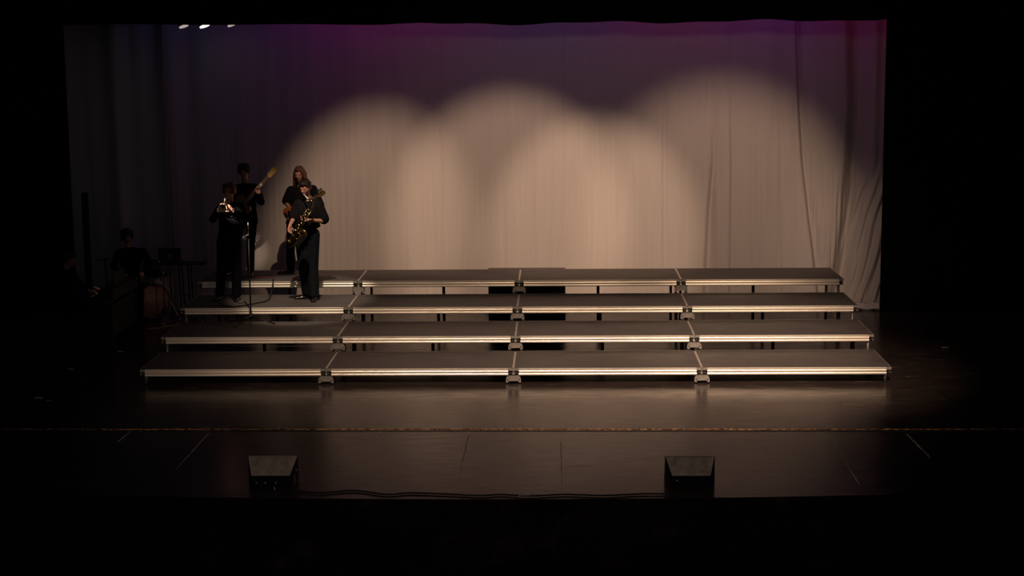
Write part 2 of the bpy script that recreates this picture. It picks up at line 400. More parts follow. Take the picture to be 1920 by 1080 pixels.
def deck_copy(src):
    r = src.copy(); COL.objects.link(r)
    for ch in list(src.children):
        c = ch.copy(); COL.objects.link(c); c.parent = r
        for g2 in ch.children:
            d = g2.copy(); COL.objects.link(d); d.parent = c
    return r
decks = []
for k in range(4):
    for i in range(4):
        decks.append((k, i, deck0 if (k, i) == (0, 0) else deck_copy(deck0)))
extra = {'far left': ['dim and empty', 'microphone stand on it', 'two horn players on it', 'two guitar players on it'],
         'centre left': ['empty, bright metal edge']*4, 'centre right': ['empty, bright metal edge']*4, 'far right': ['empty, at the right end']*4}
for k, i, e in decks:
    e.location = ((i-1.5)*W, k*D, (k+1)*H)
    tag(e, '%s black-topped riser deck in the %s row, %s' % (coln[i], rown[k], extra[coln[i]][k]), 'stage riser', 'riser decks in the %s row' % rown[k])
    add_legs(e, (k+1)*H)
# leg couplers
def make_coupler():
    e = empty('leg_coupler', (0, 0, 0), None, None)
    prof = [(-.098, -.088), (-.098, -.050), (-.088, -.018), (-.066, -.002), (.066, -.002), (.088, -.018), (.098, -.050), (.098, -.088), (.066, -.088), (.066, -.068), (-.066, -.068), (-.066, -.088)]
    bm = bmesh.new(); prism(bm, prof, .045, Matrix.Translation((0, .0, 0)) @ Matrix.Rotation(PI/2, 4, 'X')); link('clamp', bm, M['grey'], e)
    for sx in (-1, 1):
        tubeo('bolt', [(sx*.075, -.045, -.045), (sx*.075, -.055, -.045)], .010, M['leg'], e, 6)
    return e
cp0 = make_coupler(); first = True
for k in range(4):
    for i, nm in enumerate(('left', 'middle', 'right')):
        c = cp0 if first else deck_copy(cp0); first = False
        c.location = ((i-1)*W, k*D+.0325, (k+1)*H-FH-.0005)
        tag(c, 'grey metal leg clamp under the %s joint of the %s riser row' % (nm, rown[k]), 'clamp', 'leg clamps under the riser joints')
# black box behind the back row
bx0 = at(916, 520, 5.0).x; bx1 = at(1060, 520, 5.0).x
e = empty('step_box', ((bx0+bx1)/2, 4.955, 0), 'black box against the middle of the back riser row', 'box')
boxo('side_wall', (0, 0, .395), (bx1-bx0, .12, .789), M['cab'], e, .004)
boxo('lid', (0, 0, .801), (bx1-bx0, .13, .022), M['deck'], e, .003)

# ------------------------------------------------------------------ floor monitors
def monitor(px0, px1, pybase, label, bits):
    Y = -4.92; a = at(px0, 875, Y); b = at(px1, 875, Y); cx = (a.x+b.x)/2; w2 = (b.x-a.x)/2
    tz = at((px0+px1)/2, 855, Y).z
    e = empty('floor_monitor', (cx, -5.07, 0), label, 'loudspeaker', 'wedge monitors at the front edge of the stage')
    # ridge at local y=.15 ; slope down toward the house to y=-.05
    wt, wb = w2, w2*.77; hz = tz
    V = [(-wt, .15, hz), (wt, .15, hz), (wb, -.03, hz-.165), (-wb, -.03, hz-.165),
         (-wt, .34, 0), (wt, .34, 0), (wt, .15, 0), (-wt, .15, 0), (-wb*1.05, -.045, 0), (wb*1.05, -.045, 0)]
    bm = bmesh.new(); vs = [bm.verts.new(v) for v in V]
    g = bmesh.ops.convex_hull(bm, input=vs); link('cabinet', bm, M['cab'], e)
    # plate laid on the slope
    n = Vector((0, -.165, .18)).normalized()*.004
    bm = bmesh.new(); q = [(-wt*.965, .142, hz-.0075), (wt*.965, .142, hz-.0075), (wb*.97, -.024, hz-.1595), (-wb*.97, -.024, hz-.1595)]
    A = [bm.verts.new(Vector(p)+n*.2) for p in q]; B = [bm.verts.new(Vector(p)+n*2.0) for p in q]
    bm.faces.new(A[::-1]); bm.faces.new(B)
    for i in range(4): bm.faces.new((A[i], A[(i+1) % 4], B[(i+1) % 4], B[i]))
    link('sloping_panel', bm, M['plate'], e)
    bm = bmesh.new()
    for p0, p1 in zip(q, q[1:]+q[:1]): tube(bm, [Vector(p0)+n*2.2, Vector(p1)+n*2.2], .006, 6)
    link('panel_rim', bm, M['cuff'], e)
    # grille facing the performers
    bm = bmesh.new(); q = [Vector((-wt*.9, .165, hz-.02)), Vector((wt*.9, .165, hz-.02)), Vector((wt*.9, .335, .03)), Vector((-wt*.9, .335, .03))]
    nn = (q[1]-q[0]).cross(q[3]-q[0]).normalized(); nn = nn if nn.y > 0 else -nn
    A = [bm.verts.new(p) for p in q]; B = [bm.verts.new(p+nn*.012) for p in q]; bm.faces.new(A[::-1]); bm.faces.new(B)
    for i in range(4): bm.faces.new((A[i], A[(i+1) % 4], B[(i+1) % 4], B[i]))
    link('grille', bm, M['blackmetal'], e)
    for (x, z, kind) in bits:
        if kind == 'j': tubeo('socket', [(x, -.034, z), (x, -.055, z)], .011, M['silver'], e, 10)
        if kind == 'p': tubeo('plug', [(x, -.05, z), (x+.012, -.075, z-.03), (x+.02, -.08, z-.055)], .008, M['silver'], e, 8)
        if kind == 's': boxo('side_handle', (wt*.93, .02, hz*.35), (.012, .03, .09), M['grey'], e, .004)
        if kind == 'k': tubeo('side_knob', [(wt*.97, .04, hz*.62), (wt*1.03, .03, hz*.62)], .012, M['grey'], e, 8)
    return e
monitor(466, 559, 930, 'black wedge monitor at the left of the stage front, with cables plugged in its back', [(-.05, .085, 'j'), (.055, .085, 'j'), (.035, .06, 'p'), (0, 0, 's'), (0, 0, 'k'), (-.14, .085, 'j')])
monitor(1247, 1340, 930, 'black wedge monitor at the right of the stage front', [(-.14, .10, 'j')])
# cable along the stage edge
pts = [onz(px, py, .012) for px, py in ((560, 921), (600, 924), (650, 920), (680, 921), (725, 927), (770, 924), (830, 926), (900, 929), (940, 927), (990, 930), (1060, 927), (1130, 929), (1200, 926), (1248, 926))]
pts = [Vector((p.x, max(p.y, edge_y(p.x)+.03), .012)) for p in pts]
tag(tubeo('stage_cable', smoothpath(pts), .009, M['rubber'], None, 6), 'black cable lying along the front edge of the stage between the two monitors', 'cable')
# scraps on the floor
for px, py, s, lb in ((73, 748, .05, 'small pale crumpled tape scrap on the floor at far left'), (91, 753, .03, 'tiny pale scrap just right of the crumpled tape at far left'), (133, 694, .035, 'tiny scrap on the dark floor below the piano'), (225, 661, .04, 'small grey tape scrap left of the front riser row'),
                      (1772, 653, .045, 'small pale tape mark on the dark floor right of the risers'), (983, 932, .05, 'silver tape scrap at the middle of the stage front edge')):
    p = onz(px, py, 0); p.y = max(p.y, edge_y(p.x)+.04); bm = bmesh.new(); V = []
    for i in range(7):
        for j in range(3): V.append(bm.verts.new((p.x+(i/6-.5)*2*s, p.y+(j/2-.5)*s*(1.2 if py < 900 else .5), .004+.016*abs(math.sin(i*1.9+j)))))
    for i in range(6):
        for j in range(2): bm.faces.new((V[i*3+j], V[i*3+j+1], V[i*3+j+4], V[i*3+j+3]))
    o = link('tape_scrap', bm, M['white']); md = o.modifiers.new('thickness', 'SOLIDIFY'); md.thickness = .002; tag(o, lb, 'tape')

# ------------------------------------------------------------------ stage lights under the border
def fixture(px, py, Y, m, tilt, rr, label):
    p = at(px, py, Y)
    e = empty('stage_light', p, label, 'stage light', 'hanging stage lights')
    d = Vector((tilt*.8, -.12, -.95)).normalized(); a = -d
    bm = bmesh.new(); tube(bm, [a*.02, a*.05, a*.28, a*.36], [rr*1.02, rr*1.06, rr*1.06, rr*.6], 20); link('housing', bm, M['blackmetal'], e, True)
    tubeo('lens', [a*.0, a*.022], rr, m, e, 20)
    tubeo('yoke', [a*.17+Vector((-rr*1.25, 0, 0)), Vector((-rr*1.25, 0, .42)), Vector((rr*1.25, 0, .42)), a*.17+Vector((rr*1.25, 0, 0))], .012, M['blackmetal'], e, 6)
    tubeo('clamp', [Vector((0, 0, .42)), Vector((0, 0, .56))], .02, M['blackmetal'], e, 8)
fixture(345, 50.5, 5.25, M['lensdim'], .42, .075, 'dimly glowing stage light at the top left, leftmost of the three')
fixture(384, 50, 5.25, M['lens'], .42, .08, 'brightest stage light glowing under the border, middle of the three at top left')
fixture(434, 48.5, 5.25, M['lensdim'], .42, .06, 'small glowing stage light under the border, rightmost of the three at top left')
fixture(1618, 35, 5.25, mat('very dim lens', (.5, .47, .45), .3, emit=(1, .8, .8), estr=.06), -.4, .06, 'faint stage light at the top right above the curtain folds')
tag(tubeo('lighting_pipe', [(-7.2, 5.25, 5.37), (5.7, 5.25, 5.37)], .024, M['blackmetal'], None, 10), 'black pipe carrying the stage lights behind the border', 'pipe')

# ------------------------------------------------------------------ people
def V3(*a): return Vector(a)
def frame(fwd, up):
    f = Vector(fwd).normalized(); u = Vector(up); u = (u-f*u.dot(f)).normalized(); r = f.cross(u)   # r = the person's right
    return Matrix(((r.x, f.x, u.x), (r.y, f.y, u.y), (r.z, f.z, u.z)))
def hand_hulls(wr, d, n, curl=.6, side=1, s=1.0, spread=.0):
    """wr wrist, d direction of palm, n palm normal (fingers curl toward n), side +1: thumb on d x n side"""
    d = Vector(d).normalized(); n = Vector(n); n = (n-d*n.dot(d)).normalized(); t = d.cross(n)*side; wr = Vector(wr); out = []
    pc = wr+d*.045*s
    out.append([(wr, .023*s), (wr+d*.02*s, .025*s)])
    out.append([(wr+d*.02*s+t*.022*s, .0135*s), (wr+d*.02*s-t*.022*s, .0135*s), (wr+d*.085*s+t*.033*s, .011*s), (wr+d*.082*s-t*.033*s, .011*s)])
    for i, (off, L) in enumerate(((.032, .070), (.011, .080), (-.011, .075), (-.032, .058))):
        p = wr+d*.085*s+t*off*s; a = .15; dd = (d+t*off*spread*8).normalized(); r = .0095*s
        for seg, fr in ((0, .42), (1, .32), (2, .26)):
            a += curl*(.75 if seg else .55)
            q = p+(dd*math.cos(a)+n*math.sin(a))*L*fr*s
            out.append([(p, r), (q, r*.93)]); p = q; r *= .93
    p = wr+d*.030*s+t*.026*s; q = p+(t*.7+d*.6+n*.35).normalized()*.038*s; u = q+(d*.75+n*.55+t*.12).normalized()*.03*s; v = u+(d*.6+n*.75-t*.15).normalized()*.026*s
    out += [[(p, .0145*s), (q, .0115*s)], [(q, .0115*s), (u, .0105*s)], [(u, .0105*s), (v, .009*s)]]
    return out
def head_hulls(c, F, s=1.0):
    """c centre of head, F = 3x3 frame columns right, forward, up"""
    def P(x, y, z): return Vector(c)+F@Vector((x, y, z))*s
    q = F
    h = [[(P(0, -.012, .025), (.074*s, .092*s, .086*s), q)],
         [(P(0, .018, -.01), (.066*s, .070*s, .07*s), q), (P(0, .052, -.088), (.026*s, .022*s, .020*s), q), (P(.038, .0, -.062), (.018*s, .02*s, .02*s), q), (P(-.038, .0, -.062), (.018*s, .02*s, .02*s), q)],
         [(P(0, .082, .012), .009*s), (P(0, .104, -.022), .011*s)], [(P(.012, .092, -.026), .008*s), (P(-.012, .092, -.026), .008*s)],
         [(P(.034, .072, .026), .010*s), (P(-.034, .072, .026), .010*s)],
         [(P(.020, .078, -.053), .006*s), (P(-.020, .078, -.053), .006*s), (P(0, .083, -.052), .007*s)],
         [(P(.04, .058, -.018), .016*s)], [(P(-.04, .058, -.018), .016*s)]]
    for sg in (-1, 1): h.append([(P(sg*.077, -.012, .012), (.008*s, .017*s, .021*s), q), (P(sg*.075, -.008, -.02), (.006*s, .010*s, .012*s), q)])
    return h
def eyes(e, c, F, s=1.0):
    for sg in (-1, 1):
        bm = bmesh.new(); bmesh.ops.create_icosphere(bm, subdivisions=2, radius=.0105*s); p = Vector(c)+F@Vector((sg*.031, .069, .006))*s-e.location
        bmesh.ops.translate(bm, vec=p, verts=bm.verts); link('eye', bm, M['eye'], e, True)
def local(hs, e): return [[(Vector(it[0])-e.location, *it[1:]) for it in h] for h in hs]
def limb(a, b, ra, rb): return [(a, ra), (b, rb)]
def foot_hulls(an, d, s=1.0, sole=0):
    d = Vector((d[0], d[1], 0)).normalized(); an = Vector(an); g = Vector((an.x, an.y, sole))
    r = Matrix(((d.y, d.x, 0), (-d.x, d.y, 0), (0, 0, 1)))
    return [[(g-d*.035+V3(0, 0, .03), (.033*s, .036*s, .029*s), r), (g+d*.08+V3(0, 0, .03), (.042*s, .05*s, .029*s), r)],
            [(g+d*.08+V3(0, 0, .028), (.042*s, .05*s, .027*s), r), (g+d*.175*s+V3(0, 0, .022), (.034*s, .035*s, .0205*s), r)],
            [(g-d*.02+V3(0, 0, .09), (.034, .042, .02), r), (g+V3(0, 0, .04), (.036, .045, .03), r)]]
def person(J, label, group=None, top=M['suit'], hair='short', hairm=M['hairdk'], trousers=M['suit'], sleeves='long', coat=.0, s=1.0, hands=None, sole=0, feetdir=None, headup=(0, 0, 1), hemz=None, vox=.009, loose=1.0, legr=1.0, barefeet=False, cuffs=False, feet=True):
    """J: world joints. head, look (direction), neck, shL shR elL elR wrL wrR hipL hipR knL knR anL anR ; L/R = the person's own"""
    base = Vector(((J['anL'].x+J['anR'].x)/2, (J['anL'].y+J['anR'].y)/2, sole))
    e = empty('person', base, label, 'person', group)
    F = frame(J['look'], headup); bf = Vector(J['face']).normalized(); side = bf.cross(V3(0, 0, 1)).normalized()
    B = Matrix(((side.x, bf.x, 0), (side.y, bf.y, 0), (0, 0, 1)))
    nk = J['neck']; mid = (J['hipL']+J['hipR'])/2; shm = (J['shL']+J['shR'])/2; chest = shm.lerp(mid, .28)-V3(0, 0, .0); waist = shm.lerp(mid, .68)
    hs = head_hulls(J['head'], F, s)
    hs += [[(J['head']-F@V3(0, .02, .06)*s, .047*s), (nk, .050*s)], [(nk-V3(0, 0, .03), .055*s), (shm+V3(0, 0, -.03), (.12*s, .075*s, .05*s), B)],
           [(J['shL']-V3(0, 0, .01), .052*s), (J['shR']-V3(0, 0, .01), .052*s), (chest, (.15*s, .105*s, .10*s), B)],
           [(chest, (.15*s, .105*s, .1*s), B), (waist, (.125*s, .09*s, .08*s), B)], [(waist, (.125*s, .09*s, .08*s), B), (mid, (.15*s, .105*s, .09*s), B)]]
    for S in 'LR':
        hs += [limb(J['sh'+S], J['el'+S], .050*s, .038*s), limb(J['el'+S], J['wr'+S], .039*s, .025*s),
               limb(J['hip'+S], J['kn'+S], .080*s, .053*s), limb(J['kn'+S], J['an'+S], .052*s, .036*s)]
        k = J['kn'+S].lerp(J['an'+S], .3)-bf*.015; hs.append([(k, .052*s), (J['an'+S].lerp(k, .3), .038*s)])
        if hands and hands.get(S): hs += hand_hulls(J['wr'+S], **hands[S])
        else: hs += hand_hulls(J['wr'+S], J['wr'+S]-J['el'+S], bf, .5, 1)
    soft('body', local(hs, e), M['skin'], e, vox*.85, 1)
    eyes(e, J['head'], F, s)
    # upper garment
    hz = hemz if hemz is not None else mid.z-.10
    hem = Vector((mid.x, mid.y, hz+.03)); lo = loose
    ts = [[(J['shL']+V3(0, 0, .004), .062*s*lo), (J['shR']+V3(0, 0, .004), .062*s*lo), (chest, (.165*s*lo, .125*s*lo, .11*s), B)],
          [(nk-V3(0, 0, .012 if sleeves == 'long' else .035)*s, (.062*s, .060*s, .02*s), B), (J['shL'].lerp(J['shR'], .12)-V3(0, 0, .0), .055*s), (J['shR'].lerp(J['shL'], .12)-V3(0, 0, .0), .055*s), (shm-V3(0, 0, .09), (.12*s, .115*s, .05*s), B)],
          [(chest, (.168*s*lo, .125*s*lo, .11*s), B), (waist, (.155*s*lo, .115*s*lo, .08*s), B)],
          [(waist, (.155*s*lo, .115*s*lo, .08*s), B), (hem+V3(0, 0, .02), (.178*s*lo, .132*s*lo, .04*s), B)]]
    for S in 'LR':
        sh, el, wr = J['sh'+S], J['el'+S], J['wr'+S]
        if sleeves == 'long':
            ts += [limb(sh, el, .063*s*lo, .053*s*lo), limb(el, el.lerp(wr, .90), .053*s*lo, .040*s*lo)]
        else: ts += [limb(sh, sh.lerp(el, .86), .064*s*lo, .068*s*lo)]
    garment = soft('jacket' if sleeves == 'long' else 'shirt', local(ts, e), top, e, vox, 2)
    if cuffs:
        for S in 'LR':
            a, b = J['el'+S].lerp(J['wr'+S], .88), J['el'+S].lerp(J['wr'+S], .97); tubeo('cuff', [a-base, b-base], [.0405*s, .036*s], M['cuff'], garment, 14)
    ps = [[(mid+V3(0, 0, .12), (.140*s, .105*s, .05*s), B), (mid+V3(0, 0, .04), (.162*s, .118*s, .06*s), B), (mid-V3(0, 0, .08), (.165*s, .12*s, .06*s), B)]]
    for S in 'LR':
        h2, kn, an = J['hip'+S], J['kn'+S], J['an'+S]; a2 = an-V3(0, 0, .015)
        ps += [[(h2-V3(0, 0, .0), (.098*s*legr,)*3), (kn, .072*s*legr)], [(kn, .072*s*legr), (a2, (.062*s*legr, .066*s*legr, .02), B)]]
    soft('trousers', local(ps, e), trousers, e, vox, 2)
    for S in 'LR':
        fd = feetdir[S] if feetdir else bf
        soft('shoe', local(foot_hulls(J['an'+S], fd, s, sole), e), M['shoe'], e, .006, 2)
    c = J['head']
    def P(x, y, z): return Vector(c)+F@Vector((x, y, z))*s
    if hair == 'short':
        hh = [[(P(0, -.03, .045), (.087*s, .092*s, .082*s), F), (P(0, -.052, -.01), (.080*s, .062*s, .06*s), F)], [(P(0, .045, .085), (.062*s, .04*s, .026*s), F), (P(0, -.02, .085), (.07*s, .06*s, .045*s), F)],
              [(P(.078, -.01, .035), (.014, .03, .03), F)], [(P(-.078, -.01, .035), (.014, .03, .03), F)]]
        for i in range(9):
            a = i*.7; hh.append([(P(.05*math.cos(a), -.01+.06*math.sin(a), .10), .026*s), (P(.075*math.cos(a+.3), -.02+.08*math.sin(a+.3), .06), .022*s)])
    elif hair == 'mop':
        hh = [[(P(0, -.025, .045), (.098*s, .10*s, .09*s), F), (P(0, -.05, -.04), (.09*s, .06*s, .06*s), F)], [(P(.08, .01, .02), (.022, .04, .05), F)], [(P(-.08, .01, .02), (.022, .04, .05), F)], [(P(0, .06, .075), (.07*s, .032*s, .028*s), F)]]
        for i in range(14):
            a = i*.9; hh.append([(P(.07*math.cos(a), -.02+.07*math.sin(a), .09-.03*(i % 3)), .03*s), (P(.088*math.cos(a+.4), -.03+.088*math.sin(a+.4), .05-.02*(i % 3)), .024*s)])
    else:
        hh = [[(P(0, -.028, .045), (.088*s, .092*s, .08*s), F), (P(0, -.05, -.02), (.085*s, .06*s, .06*s), F)], [(P(0, .035, .09), (.055, .05, .025), F), (P(0, -.03, .09), (.07, .06, .04), F)]]
        for sg in (-1, 1):
            hh.append([(P(sg*.055, .045, .06), (.018, .03, .03), F), (P(sg*.082, .015, -.03), (.018, .032, .04), F)])
            hh.append([(P(sg*.082, .015, -.03), (.018, .034, .04), F), (P(sg*.092, .01, -.15), (.022, .04, .04), F)])
            hh.append([(P(sg*.092, .01, -.15), (.022, .04, .04), F), (P(sg*.10, .02, -.235), (.016, .028, .02), F)])
            hh.append([(P(sg*.07, -.06, 0), (.03, .03, .05), F), (P(sg*.085, -.06, -.20), (.028, .03, .03), F)])
        hh.append([(P(0, -.075, 0), (.06, .03, .05), F), (P(0, -.085, -.22), (.07, .022, .03), F)])
    soft('hair', local(hh, e), hairm, e, .007, 1)
    return e
def J_from(px, Y, sole, look, face):
    J = {}
    for k, v in px.items():
        J[k] = at(v[0], v[1], Y+(v[2] if len(v) > 2 else 0))
    J['look'] = Vector(look); J['face'] = Vector(face)
    for S in 'LR': J['an'+S].z = sole+.085
    return J
Z3, Z4 = .6096, .8128
# ---- trumpet player (third row, front left). screen left = the person's right
TY = 3.22
J = J_from(dict(head=(430, 359, -.10), neck=(431, 378, -.02), shR=(415, 388), shL=(450, 388), elR=(399, 411, -.10), elL=(460, 409, -.10), wrR=(410, 393, -.30), wrL=(435, 394, -.28),
    hipR=(419, 455), hipL=(440, 455), knR=(416, 508, -.02), knL=(443, 508, -.02), anR=(412, 549), anL=(444, 553, -.08)), TY, Z3, (-.28, -1, -.42), (-.05, -1, 0))
# trumpet geometry: mouthpiece at the lips, bell forward and down to the viewer's left
mth = J['head']+frame(J['look'], (0, 0, 1))@V3(0, .088, -.053)
tdir = (at(413, 388, TY-.66)-mth).normalized()
person(J, 'person in a black suit playing the trumpet with bent head, on the third row', None, M['suit'], 'mop', M['hairgd'], M['suit'], 'long', sole=Z3, s=.96,
       hands=dict(R=dict(d=(mth+tdir*.25)-J['wrR']+V3(0, -.03, .03), n=(1, .1, .1), curl=.75, side=-1), L=dict(d=(mth+tdir*.27)-J['wrL']+V3(0, -.03, 0), n=(-1, .2, .1), curl=.75, side=1)),
       hemz=at(430, 458, TY).z, feetdir=dict(R=(-.35, -1), L=(.1, -1)), cuffs=True, loose=1.08, legr=1.12)
def build_trumpet(mth, d):
    z = Vector(d).normalized(); up = (V3(0, 0, 1)-z*z.z).normalized(); x = up.cross(z)
    m = Matrix(((x.x, up.x, z.x, mth.x), (x.y, up.y, z.y, mth.y), (x.z, up.z, z.z, mth.z), (0, 0, 0, 1)))
    e = empty('trumpet', mth, 'silvery trumpet held to the lips of the player at the left of the third row', 'trumpet', None, m)
    tubeo('mouthpiece', [(0, 0, 0), (0, 0, .012), (0, 0, .03), (0, 0, .085)], [.0135, .0125, .006, .005], M['silver'], e, 14)
    tubeo('tubing', smoothpath([(0, 0, .08), (0, 0, .30), (0, 0, .44), (0, -.025, .475), (0, -.055, .44), (0, -.055, .20), (0, -.055, .12)], 6), .006, M['brass'], e, 10)
    prof = [(.06, .006), (.20, .0065), (.30, .010), (.38, .016), (.43, .027), (.46, .043), (.475, .061)]
    bm = bmesh.new(); tube(bm, [(.018, -.03, t) for t, r in prof], [r for t, r in prof], 24, False); b = link('bell', bm, M['silver'], e, True)
    md = b.modifiers.new('wall', 'SOLIDIFY'); md.thickness = .0015
    bm = bmesh.new(); tube(bm, [(.018+.061*math.cos(a*PI/14), -.03+.061*math.sin(a*PI/14), .475) for a in range(29)], .002, 6); link('bell_rim', bm, M['silver'], b, True)
    tubeo('bow', smoothpath([(.018, -.03, .06), (.018, -.045, .02), (.018, -.075, .02), (.018, -.09, .06), (.018, -.09, .16)], 5), .006, M['brass'], e, 10)
    for i in range(3):
        v = tubeo('valve', [(.004, -.105, .17+i*.028), (.004, .012, .17+i*.028)], .0115, M['silver'], e, 12)
        tubeo('valve_button', [(.004, .012, .17+i*.028), (.004, .03, .17+i*.028), (.004, .034, .17+i*.028)], [.004, .004, .009], M['pearl'], v, 10)
build_trumpet(mth, tdir)

# ---- bass player (back row, behind the trumpet player)
BY = 4.36
J = J_from(dict(head=(458, 322, -.04), neck=(459, 343), shR=(443, 354), shL=(478, 352), elR=(433, 383, -.02), elL=(490, 379, -.10), wrR=(441, 405, -.22), wrL=(487, 362, -.24),
    hipR=(452, 412), hipL=(472, 412), knR=(440, 462, -.04), knL=(470, 462, -.04), anR=(430, 505, .0), anL=(470, 508, -.06)), BY, Z4, (.05, -1, -.15), (.12, -1, 0))
nk0, nk1 = at(452, 388, BY-.22), at(503, 331, BY-.30)
nd = (nk1-nk0).normalized()
person(J, 'person with dark mop hair playing bass guitar behind the trumpet player', None, M['suit'], 'mop', M['hairdk'], M['suit'], 'long', sole=Z4, s=1.0,
       hands=dict(R=dict(d=(.25, -.2, -1), n=(.2, 1, 0), curl=.5, side=1), L=dict(d=(-.55, -.5, .62), n=(.0, -.9, .55), curl=.75, side=1, spread=.9)),
       hemz=at(460, 424, BY).z, feetdir=dict(R=(-.4, -1), L=(.15, -1)), loose=1.05, legr=.92)
def guitar(name, label, cat, nut, nd, L, face, bodym, headm, body_scale, strings, head_len, hand, tun):
    """nut: nut position; nd: unit from body to nut; L: neck length from the body edge to the nut; local +x along neck, +z out of the face"""
    x = Vector(nd).normalized(); z = Vector(face); z = (z-x*z.dot(x)).normalized(); y = z.cross(x)
    m = Matrix(((x.x, y.x, z.x, nut.x), (x.y, y.y, z.y, nut.y), (x.z, y.z, z.z, nut.z), (0, 0, 0, 1)))
    e = empty(name, nut, label, cat, None, m); S = body_scale
    out = [(.06, .03), (.10, .10), (.03, .155), (-.04, .15), (-.09, .115), (-.16, .125), (-.24, .165), (-.32, .16), (-.375, .10), (-.385, 0), (-.37, -.10), (-.31, -.165), (-.23, -.17), (-.16, -.135),
           (-.10, -.12), (-.04, -.145), (.015, -.14), (.045, -.09), (.02, -.035)]
    pts = [(p.x, p.y) for p in smoothpath([(a*S-L+.02, b*S, 0) for a, b in out+out[:1]], 4)[:-1]]
    bm = bmesh.new(); prism(bm, pts, .042, Matrix.Translation((0, 0, -.046)))
    b = link('body', bm, bodym, e); bv = b.modifiers.new('edge', 'BEVEL'); bv.width = .006; bv.segments = 2; bv.limit_method = 'ANGLE'
    bm = bmesh.new(); prism(bm, [(-L-.02, -.030), (-L-.02, .030), (0, .022), (0, -.022)], .022, Matrix.Translation((0, 0, -.018))); link('neck', bm, M['maple'], e)
    bm = bmesh.new(); prism(bm, [(-L-.03, -.031), (-L-.03, .031), (0, .0225), (0, -.0225)], .006, Matrix.Translation((0, 0, .0045))); fb = link('fingerboard', bm, M['rose'], e)
    for i in range(18):
        xf = -(L+.14)*(1-2**(-(i+1)/12))*1.25
        if xf > -L: boxo('fret', (xf, 0, .0112), (.002, .045+.016*(-xf/L), .0015), M['silver'], fb)
    h = head_len
    bm = bmesh.new(); prism(bm, [(0, -.022), (.02, -.036), (h*.8, -.038), (h, -.02), (h*.98, .02), (h*.75, .045), (.03, .036), (0, .022)], .014, Matrix.Translation((0, 0, -.014))); hd = link('headstock', bm, headm, e)
    for i in range(tun):
        xx = .03+(h-.06)*i/(tun-1)
        tubeo('tuning_peg', [(xx, .03, .0), (xx, .03, .014)], .006, M['silver'], hd, 8)
        boxo('tuner_key', (xx, .055+.012*(i % 2)+(h*.0), -.006), (.022, .026, .008), M['silver'], hd, .003)
        tubeo('tuner_shaft', [(xx, .03, -.006), (xx, .058, -.006)], .003, M['silver'], hd, 6)
    for i in range(strings):
        yy = (-.5+i/(strings-1)); tubeo('string', [(.01, yy*.034, .013), (-L-.30*S, yy*.052, .016)], .0011, M['silver'], e, 4)
    for k in range(2): boxo('pickup', (-L-(.08+.11*k)*S, 0, .0015), (.03, .075, .010), M['blackmetal'], e, .003)
    boxo('bridge', (-L-.30*S, 0, .003), (.045, .075, .012), M['silver'], e, .003)
    bm = bmesh.new(); prism(bm, [(-L+.0, -.05), (-L-.02, -.11*S), (-L-.16*S, -.10*S), (-L-.24*S, -.13*S), (-L-.27*S, -.05), (-L-.25*S, .05*0), (-L-.05, -.034)], .002, Matrix.Translation((0, 0, -.0039))); link('pickguard', bm, M['blackmetal'], e)
    for k in range(2): tubeo('control_knob', [(-L-(.24+.05*k)*S, -.115*S, -.004), (-L-(.24+.05*k)*S, -.115*S, .012)], .010, M['silver'], e, 12)
    return e
guitar('bass_guitar', 'bass guitar with pale maple headstock, held upright at an angle behind the trumpet player', 'bass guitar', nk1, nd, .62, (-.1, -1, .1), M['redwood'], M['maple'], 1.0, 4, .20, None, 4)

# ---- guitarist (back row, partly hidden by the saxophone player)
GY = 4.5
J = J_from(dict(head=(561, 327, -.05), neck=(564, 346), shR=(545, 357), shL=(587, 355), elR=(536, 380, -.06), elL=(602, 390, -.10), wrR=(548, 397, -.25), wrL=(586, 380, -.28),
    hipR=(548, 418), hipL=(568, 418), knR=(545, 465, -.02), knL=(566, 465), anR=(545, 503), anL=(566, 504, .1)), GY, Z4, (-.15, -1, -.25), (-.12, -1, 0))
n1 = at(596, 367, GY-.36); n0 = at(545, 398, GY-.30); gd = (n1-n0).normalized()
person(J, 'person with long light brown hair and a black shirt playing guitar behind the saxophone player', None, M['tee'], 'long', M['hairlt'], M['suit'], 'short', sole=Z4, s=1.0,
       hands=dict(R=dict(d=(.3, -.4, -.9), n=(.3, 1, 0), curl=.5, side=1), L=dict(d=(-.4, -.4, .8), n=(0, -.9, .5), curl=.75, side=1)),
       hemz=at(560, 425, GY).z, feetdir=dict(R=(-1, -.25), L=(.3, -1)), loose=1.08, legr=.95)
guitar('electric_guitar', 'orange-bodied electric guitar, mostly hidden behind the saxophone player', 'guitar', n1, gd, .42, (-.1, -1, .15), M['sunburst'], M['rose'], .60, 6, .13, None, 6)
p0 = at(541, 422, GY-.22); pts = [p0, at(537, 440, GY-.35), at(530, 475, GY-.45), onz(524, 512, Z4+.012)]
e = tag(tubeo('guitar_cable', smoothpath(pts+[onz(505, 519, Z4+.012), onz(470, 520, Z4+.012)]), .006, M['redcable'], None, 6), 'red cable hanging from the orange guitar down to the back riser', 'cable')

